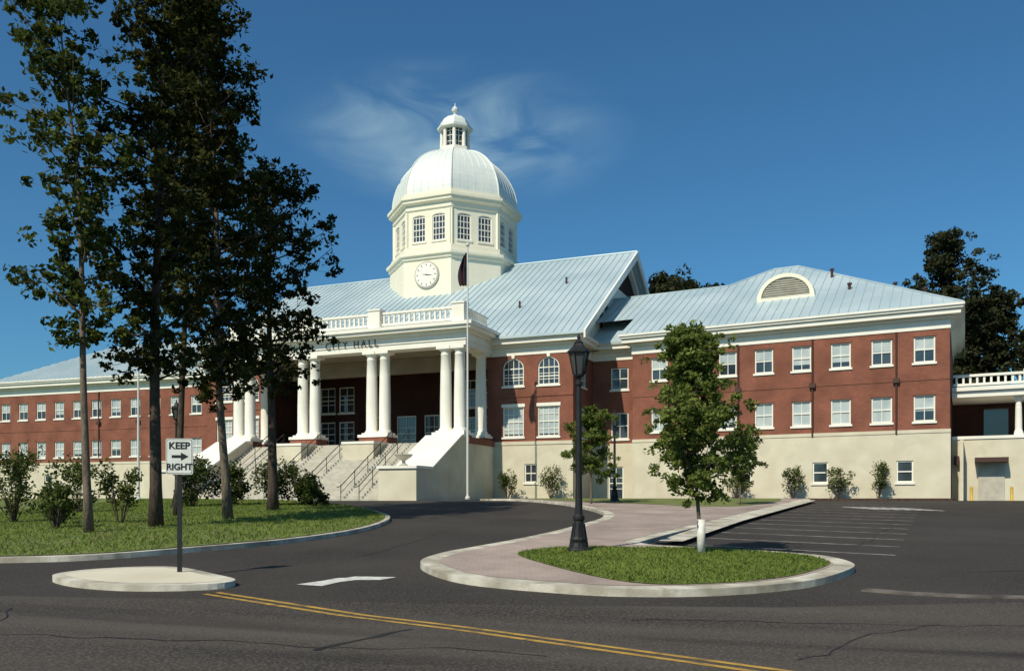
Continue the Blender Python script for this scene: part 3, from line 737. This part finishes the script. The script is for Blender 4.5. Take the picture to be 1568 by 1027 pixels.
# ------------------------------------------------------------------ foliage engine
def leaf_object(name, centers, radii, counts, size, k, seed, parent=None, up=0.3, shell=0.5, aspect=.5, tmul=1.0):
    rng = np.random.default_rng(seed)
    centers = np.asarray(centers, float); radii = np.asarray(radii, float)
    counts = np.asarray(counts, int)
    idx = np.repeat(np.arange(len(centers)), counts); n = len(idx)
    d = rng.normal(size=(n, 3)); d /= np.linalg.norm(d, axis=1)[:, None]
    rr = rng.random(n) ** shell
    pos = centers[idx] + d * rr[:, None] * radii[idx]
    nr = rng.normal(size=(n, 3)); nr[:, 2] += up; nr /= np.linalg.norm(nr, axis=1)[:, None]
    t = np.cross(nr, rng.normal(size=(n, 3))); t /= np.linalg.norm(t, axis=1)[:, None]
    b = np.cross(nr, t)
    s = size * (0.6 + 0.8 * rng.random(n))[:, None]
    V = np.stack([pos + t * s, pos + b * s * aspect, pos - t * s * .9, pos - b * s * aspect], axis=1).reshape(-1, 3)
    me = bpy.data.meshes.new(name)
    me.vertices.add(4 * n); me.vertices.foreach_set('co', V.ravel().astype(np.float32))
    me.loops.add(4 * n); me.loops.foreach_set('vertex_index', np.arange(4 * n, dtype=np.int32))
    me.polygons.add(n); me.polygons.foreach_set('loop_start', np.arange(0, 4 * n, 4, dtype=np.int32)); me.polygons.foreach_set('loop_total', np.full(n, 4, np.int32))
    me.update(calc_edges=True)
    ct = rng.random(len(centers))
    tint = np.clip(tmul * (0.55 * ct[idx] + 0.45 * rng.random(n)) + 0.12 * d[:, 2], 0, 1)
    at = me.attributes.new('tint', 'FLOAT', 'POINT'); at.data.foreach_set('value', np.repeat(tint, 4).astype(np.float32))
    me.materials.append(M[k])
    o = bpy.data.objects.new(name, me); COL.objects.link(o)
    if parent:
        o.parent = parent; o.matrix_basis = parent.matrix_world.inverted()
    return o

def tree(name, x, y, H, trunk_r, crown0, prof, nb, clump, per, leaf, k, seed, lean=(0, 0), bark='bark', off=0.12, guard=False, droop=0.0, up=0.35, spread=1.0, tmul=1.0, lr=(.45, 1.2), el0=(.05, .65), taper=.88):
    rd = random.Random(seed)
    z0 = terr(y) + off
    e = empty(name, (x, y, z0 - .02))
    T = MB(); N_ = 14; tp = []
    wob = [(rd.uniform(-1, 1), rd.uniform(-1, 1)) for _ in range(4)]
    for i in range(N_ + 1):
        t = i / N_
        wx = sum(wob[j][0] * math.sin((j + 1) * 2.1 * t) for j in range(4)) * .012 * H
        wy = sum(wob[j][1] * math.sin((j + 1) * 2.1 * t) for j in range(4)) * .012 * H
        tp.append((x + lean[0] * t + wx * t, y + lean[1] * t + wy * t, z0 - .05 + (H + .05) * t))
    tr_ = [trunk_r * (1.25 if i == 0 else 1) * (1 - taper * (i / N_) ** .9) for i in range(N_ + 1)]
    T.tube(tp, tr_, 9, bark)
    def at(t):
        f = t * N_; i = min(int(f), N_ - 1); q = f - i
        return Vector(tp[i]).lerp(Vector(tp[i + 1]), q), tr_[i] * (1 - q) + tr_[i + 1] * q
    cs = []; rs = []; ns = []
    for b in range(nb):
        u = (b + rd.random()) / nb
        t = crown0 + (1 - crown0) * u * .99
        p, r = at(t)
        az = b * 2.4 + rd.uniform(-.7, .7)
        Ln = prof(u) * rd.uniform(*lr)
        el = rd.uniform(*el0) + .5 * u - droop
        pts = [p]; d = Vector((math.cos(az) * math.cos(el), math.sin(az) * math.cos(el), math.sin(el)))
        q = p.copy(); M_ = 5
        for j in range(M_):
            d = (d + Vector((rd.uniform(-.22, .22), rd.uniform(-.22, .22), rd.uniform(-.2, .18) - droop * .3))).normalized()
            q = q + d * (Ln / M_); pts.append(q.copy())
            if j >= 1:
                for _ in range(2 if j < 4 else 3):
                    o = Vector((rd.gauss(0, 1), rd.gauss(0, 1), rd.gauss(0, .7))) * (clump * .75 * spread)
                    rr = clump * rd.uniform(.4, 1.1)
                    cs.append(q + o); rs.append((rr, rr, rr * .7)); ns.append(int(per * rd.uniform(.3, 1.4)))
                    if rd.random() < .6: T.tube([q, q + o], [max(.006, r * .12), .004], 3, bark)
        br = max(min(r * .55, .03 + Ln * .02), .008)
        T.tube(pts, [br * (1 - .8 * i / M_) for i in range(M_ + 1)], 5, bark)
    if guard:
        T.lathe([(trunk_r * 1.7, 0), (trunk_r * 1.7, .8)], 10, x, y, 'guard', z0=z0 - .03)
    T.build('trunk', None, e, smooth=True)
    leaf_object('foliage', cs, rs, ns, leaf, k, seed, e, up=up, tmul=tmul)
    return e

S1 = lambda w: (lambda u: w * (.45 + .55 * math.sin(math.pi * min(1, u * .85 + .08))))
tree('tall_tree', -12.6, 25.3, 16.5, .13, .34, S1(1.9), 50, .34, 28, .10, 'leaf_tall', 11, lean=(-.7, 0), spread=1.5, bark='bark')
tree('tall_tree', -11.7, 27.9, 19.5, .21, .24, S1(2.2), 70, .36, 36, .105, 'leaf_dark', 12, lean=(.1, 0), bark='barkdark', spread=1.5)
tree('tall_tree', -10.6, 31.7, 20.5, .17, .22, S1(2.35), 78, .40, 38, .11, 'leaf_dark', 13, lean=(-1.1, 0), bark='bark', spread=1.5)
tree('tall_tree', -10.7, 38.0, 14.6, .24, .36, lambda u: 3.0 * math.sin(math.pi * (u * .78 + .16)) ** .7, 46, .46, 36, .12, 'leaf_dark', 14, lean=(-.2, 0), bark='barkdark', spread=1.5)
tree('tall_tree', -13.2, 33.5, 21.0, .15, .36, S1(2.1), 46, .42, 34, .115, 'leaf_tall', 16, lean=(.9, 0), bark='barkdark', spread=1.5)
# young planted trees
tree('young_tree', 4.3, 19.3, 4.9, .055, .25, lambda u: 1.5 * (1 - u) ** .45 * (0.62 + min(u * 2.5, .38)), 84, .19, 46, .055, 'leaf_young', 21, guard=True, off=.14, up=.5, el0=(.2, .9), spread=1.4, lean=(-.3, 0), lr=(.5, 1.15))
tree('young_tree', 4.2, 45.0, 4.8, .06, .30, lambda u: 1.4 * math.sin(math.pi * (u * .8 + .15)), 26, .3, 50, .085, 'leaf_young', 22, off=.14, tmul=.7)
tree('young_tree', 11.7, 43.6, 3.7, .05, .32, lambda u: 1.0 * math.sin(math.pi * (u * .8 + .15)), 20, .25, 40, .08, 'leaf_shrub', 23, off=.14)
for (x, y, H, r_, sd) in ((18.2, 96, 24.3, 4.4, 31), (23.2, 99, 23.6, 4.8, 34)):
    tree('background_tree', x, y, H, .5, .55, lambda u, r_=r_: r_ * math.sin(math.pi * (u * .75 + .2)), 38, 1.1, 50, .28, 'leaf_far', sd, bark='barkdark', off=0)
tree('pine_tree', 43.3, 84, 26.0, .4, .45, lambda u: 3.8 * math.sin(math.pi * (u * .7 + .3)) ** .8 + .3, 46, .8, 52, .2, 'leaf_far', 32, bark='barkdark', off=0, lr=(.4, 1.25), el0=(-.1, .3))
for i, (x, y, H) in enumerate(((40.5, 92, 20.5), (47, 84, 20), (51, 80, 18), (55, 84, 20), (44, 88, 18.5), (60, 78, 18))):
    tree('background_tree', x, y, H, .4, .15, lambda u: 4.3 * math.sin(math.pi * (u * .75 + .2)), 38, 1.1, 54, .27, 'leaf_far', 40 + i, bark='barkdark', off=0)
rd = random.Random(3); cs = []; rs = []; ns = []
for i in range(220):
    sx = rd.choice([-1, 1]); x = sx * rd.uniform(55, 150) if sx > 0 else rd.uniform(-190, -62)
    z = rd.uniform(2, 12); r = rd.uniform(2.2, 4)
    cs.append((x, rd.uniform(118, 135), z)); rs.append((r, r, r * .8)); ns.append(80)
leaf_object('distant_trees', cs, rs, ns, .6, 'leaf_far', 99)

def shrub(name, x, y, w, h, n, leaf, k, seed, off=.15, base=0.0, tmul=1.0):
    rd = random.Random(seed); z0 = terr(y) + off
    e = empty(name, (x, y, z0)); T = MB(); cs = []; rs = []; ns = []
    for i in range(16):
        a = rd.uniform(0, 6.28); q = rd.uniform(.1, .85) * w / 2; zz = z0 + base + rd.uniform(.2, .92) * (h - base)
        q *= 1.1 - .5 * abs((zz - z0) / h - .5)
        c = (x + q * math.cos(a), y + q * math.sin(a), zz)
        cs.append(c); r = w * rd.uniform(.13, .26); rs.append((r, r, r * 1.1)); ns.append(int(n / 16))
        T.tube([(x + .05 * math.cos(a), y + .05 * math.sin(a), z0 - .05), c], [.018, .006], 5, 'barkdark')
    T.build('stems', None, e); leaf_object('foliage', cs, rs, ns, leaf, k, seed, e, tmul=tmul)
def MPt(x, y): v = FM @ Vector((x, y, 0)); return v.x, v.y
for i, (xx, w, h) in enumerate(((-1.2, 2.0, 2.2), (-4.6, 1.9, 2.1))):
    a = MPt(xx, -1.5); shrub('shrub', a[0], a[1], w, h, 1500, .07, 'leaf_shrub', 60 + i, base=.3)
for i, (xx, h) in enumerate(((-4.1, 2.3), (-6.5, 2.1), (-9.4, 2.1), (-13.2, 1.9))):
    a = WP(xx, -1.1); shrub('shrub', a[0], a[1], 1.8, h, 1300, .07, 'leaf_shrub', 70 + i, base=.35)
for i, (x, y, w, h) in enumerate(((-15.6, 41.5, 2.6, 2.1), (-14.0, 43, 2.4, 1.9), (-12.0, 42.5, 2.4, 2.1), (-10.9, 43.8, 2.2, 1.9), (-9.9, 42.0, 1.6, 1.4))):
    shrub('bush', x, y, w, h, 2200, .085, 'leaf_shrub', 80 + i, tmul=.5)
for i, (x, y, w, h) in enumerate(((-17.6, 30, 1.8, 2.8), (-15.4, 29, 1.6, 2.0), (-13.6, 29.5, 1.4, 2.4), (-20.5, 35, 2.3, 2.8), (-18.4, 36, 1.8, 2.4), (-14.5, 27.0, 1.1, 1.3))):
    shrub('shrub', x, y, w, h, 1100, .075, 'leaf_shrub', 100 + i, tmul=1.1)

def blades(name, poly, n, h, seed, box=None, off=.14):
    rng = np.random.default_rng(seed); pa = np.array(poly)
    lo = pa.min(0); hi = pa.max(0)
    if box: lo = np.array(box[0], float); hi = np.array(box[1], float)
    P_ = rng.random((int(n * 1.8), 2)) * (hi - lo) + lo; P_ = P_[inpoly(P_, poly)][:n]; n = len(P_)
    z = np.array([terr(v) for v in P_[:, 1]]) + off
    pt = .5 + .3 * np.sin(P_[:, 0] * 1.3 + 2 * np.sin(P_[:, 1] * .7)) * np.cos(P_[:, 1] * 1.1 + P_[:, 0] * .4)
    a = rng.random(n) * 6.283; w = .014 + .012 * rng.random(n); hh = h * (.3 + 1.0 * rng.random(n)) * (.6 + pt * .8)
    b0 = np.stack([P_[:, 0] - np.cos(a) * w, P_[:, 1] - np.sin(a) * w, z], 1); b1 = np.stack([P_[:, 0] + np.cos(a) * w, P_[:, 1] + np.sin(a) * w, z], 1)
    tp = np.stack([P_[:, 0] + rng.normal(size=n) * hh * .7, P_[:, 1] + rng.normal(size=n) * hh * .7, z + hh], 1)
    V = np.stack([b0, b1, tp], 1).reshape(-1, 3)
    me = bpy.data.meshes.new(name); me.vertices.add(3 * n); me.vertices.foreach_set('co', V.ravel().astype(np.float32))
    me.loops.add(3 * n); me.loops.foreach_set('vertex_index', np.arange(3 * n, dtype=np.int32))
    me.polygons.add(n); me.polygons.foreach_set('loop_start', np.arange(0, 3 * n, 3, dtype=np.int32)); me.polygons.foreach_set('loop_total', np.full(n, 3, np.int32))
    me.update(calc_edges=True)
    ti = np.clip(pt * .8 + .4 * rng.random(n) - .1, 0, 1)
    at = me.attributes.new('tint', 'FLOAT', 'POINT'); at.data.foreach_set('value', np.repeat(ti, 3).astype(np.float32))
    me.materials.append(M['blade']); o = bpy.data.objects.new(name, me); COL.objects.link(o)
blades('grass_blades', ig, 30000, .055, 1)
blades('grass_blades', lawn_in, 60000, .09, 2, box=((-22, 17), (-4, 50)))

def lamp(x, y, off=.13, H=5.1):
    e = empty('street_lamp', (x, y, terr(y) + off)); L = MB()
    L.lathe([(.29, -.02), (.29, .06), (.26, .1), (.22, .12), (.19, .22), (.21, .3), (.17, .36), (.13, .6), (.115, .72), (.14, .76), (.14, .82), (.09, .88), (.075, 1.6), (.06, H - 1.1), (.09, H - 1.08), (.09, H - 1.02), (.05, H - .98), (.055, H - .92), (.12, H - .88), (.13, H - .84)], 14, 0, 0, 'iron')
    for i in range(8):
        a = i * math.pi / 4; L.tube([(.21 * math.cos(a), .21 * math.sin(a), .12), (.125 * math.cos(a), .125 * math.sin(a), .66)], .018, 4, 'iron')
    z = H - .84
    for i in range(6):
        a = i * math.pi / 3; L.tube([(.13 * math.cos(a), .13 * math.sin(a), z), (.225 * math.cos(a), .225 * math.sin(a), z + .5)], .016, 4, 'iron')
    L.lathe([(.11, z + .005), (.205, z + .495)], 6, 0, 0, 'lampglass')
    L.lathe([(.27, z + .5), (.27, z + .54), (.22, z + .58), (.15, z + .64), (.10, z + .72), (.11, z + .74), (.06, z + .78), (.03, z + .82), (.045, z + .86), (.01, z + .95)], 6, 0, 0, 'iron')
    L.build('lamp_post', e.matrix_world.copy(), e)
lamp(1.55, 19.7, H=4.95); lamp(5.8, 48.0); lamp(-16.2, 41.0)

sg = empty('traffic_sign', (-6.3, 16.1, terr(16.1) + .11), math.radians(5)); sf = sg.matrix_world.copy()
s = MB(); s.box(-.03, .03, .0, .035, -.05, 2.52, 'iron'); s.box(-.045, .045, -.012, 0.002, .0, 1.8, 'iron'); s.build('post', sf, sg)
def rrect(w, h, r, y, z, n=5):
    pts = []
    for (cx_, cz_, a0) in ((w / 2 - r, h / 2 - r, 0), (-w / 2 + r, h / 2 - r, 90), (-w / 2 + r, -h / 2 + r, 180), (w / 2 - r, -h / 2 + r, 270)):
        for i in range(n + 1):
            a = math.radians(a0 + 90 * i / n); pts.append((cx_ + r * math.cos(a), y, z + cz_ + r * math.sin(a)))
    return pts
zc = 2.19
s = MB()
pp = rrect(.50, .68, .04, -.022, zc); s.poly(pp, 'signwhite'); s.poly([(a, -.016, c) for a, b, c in pp][::-1], 'stair')
s.poly(rrect(.47, .65, .035, -.024, zc), 'signblack'); s.poly(rrect(.45, .63, .03, -.026, zc), 'signwhite')
yy = -.030
s.poly([(-.14, yy, zc - .026), (.03, yy, zc - .026), (.03, yy, zc + .026), (-.14, yy, zc + .026)], 'signblack')
s.poly([(.03, yy, zc - .075), (.17, yy, zc), (.03, yy, zc + .075)], 'signblack')
s.build('plate', sf, sg)
text('KEEP', .18, sf @ Matrix.Translation((0, -.030, zc + .2)), 'signblack', sg, 'word_keep', .002, 1.0, bold=.005)
text('RIGHT', .165, sf @ Matrix.Translation((0, -.030, zc - .2)), 'signblack', sg, 'word_right', .002, 1.0, bold=.005)

def white_pole(x, y, H, r, flag):
    e = empty('white_pole', (x, y, terr(y) + .1)); f = MB()
    f.lathe([(r * 2, 0), (r * 2, .12), (r * 1.2, .2), (r, .3), (r * .55, H), (r * .5, H)], 12, 0, 0, 'polewhite')
    f.lathe([(.02, H), (.12, H + .08), (.14, H + .16), (.1, H + .25), (.02, H + .3)], 10, 0, 0, 'polewhite')
    f.build('pole', e.matrix_world.copy(), e)
    if flag:
        g_ = MB(); vs = []; fs = []; nu, nv = 8, 14
        for j in range(nv + 1):
            t = j / nv
            for i in range(nu + 1):
                u = i / nu; w = .25 + .35 * math.sin(t * 2.4)
                vs.append((-.06 - u * w, .12 * math.sin(u * 14 + t * 2), H - .3 - t * 2.3 - u * .35 * (1 - t)))
        for j in range(nv):
            for i in range(nu): a = j * (nu + 1) + i; fs.append([a, a + 1, a + nu + 2, a + nu + 1])
        g_.add(vs, fs, 'flag'); g_.build('flag', e.matrix_world.copy(), e, smooth=True)
white_pole(-2.98, 57, 16.9, .085, True)
white_pole(-22.0, 50, 10.5, .08, False)  # bare white light pole; the one above is the flagpole

AZ = 36; EL = 46
S = Vector((-math.sin(math.radians(AZ)) * math.cos(math.radians(EL)), -math.cos(math.radians(AZ)) * math.cos(math.radians(EL)), math.sin(math.radians(EL))))
ld = bpy.data.lights.new('sun', 'SUN'); ld.energy = 4.5; ld.angle = math.radians(.55); ld.color = (1.0, .93, .76)
lo = bpy.data.objects.new('sun', ld); COL.objects.link(lo); lo.rotation_euler = (-S).to_track_quat('-Z', 'Y').to_euler(); lo.location = (-30, -30, 60)
w = bpy.data.worlds.new('World'); scene.world = w; w.use_nodes = True; nt = w.node_tree
bg = nt.nodes['Background']; bg.inputs[1].default_value = .1
sky = nn(nt, 'ShaderNodeTexSky'); sky.sky_type = 'NISHITA'; sky.sun_disc = False
sky.sun_elevation = math.radians(EL); sky.sun_rotation = math.radians(180 + AZ); sky.ozone_density = 3.0; sky.dust_density = 1.0; sky.air_density = 1.0
tc = nn(nt, 'ShaderNodeTexCoord')
mul = nn(nt, 'ShaderNodeMix', data_type='RGBA', blend_type='MULTIPLY'); mul.inputs[0].default_value = 1.0
mul.inputs[7].default_value = (.42, .84, 1.02, 1); nt.links.new(sky.outputs[0], mul.inputs[6])
sub = nn(nt, 'ShaderNodeVectorMath', operation='SUBTRACT'); sub.inputs[1].default_value = (-.060, .910, .392)
nt.links.new(tc.outputs['Generated'], sub.inputs[0])
mp = nn(nt, 'ShaderNodeMapping'); mp.vector_type = 'POINT'; mp.inputs['Rotation'].default_value = (0, math.radians(-17), 0); mp.inputs['Scale'].default_value = (4.8, 2, 13)
nt.links.new(sub.outputs[0], mp.inputs[0])
ln = nn(nt, 'ShaderNodeVectorMath', operation='LENGTH'); nt.links.new(mp.outputs[0], ln.inputs[0])
mr = nn(nt, 'ShaderNodeMapRange'); mr.interpolation_type = 'SMOOTHSTEP'; mr.inputs[1].default_value = .15; mr.inputs[2].default_value = 1.0; mr.inputs[3].default_value = 1; mr.inputs[4].default_value = 0
nt.links.new(ln.outputs['Value'], mr.inputs[0])
no = nn(nt, 'ShaderNodeTexNoise'); no.inputs['Scale'].default_value = 1.7; no.inputs['Detail'].default_value = 8; no.inputs['Distortion'].default_value = .8
nt.links.new(mp.outputs[0], no.inputs['Vector'])
mr2 = nn(nt, 'ShaderNodeMapRange'); mr2.inputs[1].default_value = .38; mr2.inputs[2].default_value = .72; mr2.inputs[3].default_value = .05; mr2.inputs[4].default_value = .85
nt.links.new(no.outputs[0], mr2.inputs[0])
mm = nn(nt, 'ShaderNodeMath', operation='MULTIPLY'); nt.links.new(mr.outputs[0], mm.inputs[0]); nt.links.new(mr2.outputs[0], mm.inputs[1])
mx = nn(nt, 'ShaderNodeMix', data_type='RGBA'); nt.links.new(mm.outputs[0], mx.inputs[0]); nt.links.new(mul.outputs[2], mx.inputs[6]); mx.inputs[7].default_value = (3.6, 5.4, 6.3, 1)
nt.links.new(mx.outputs[2], bg.inputs[0])

cam = bpy.data.cameras.new('camera'); co = bpy.data.objects.new('camera', cam); COL.objects.link(co)
co.location = (0, 0, 1.65); co.rotation_euler = (math.radians(90), 0, 0)
cam.sensor_width = 36; cam.lens = 29.85; cam.shift_y = .1598; cam.clip_end = 2000; cam.clip_start = .1
scene.camera = co
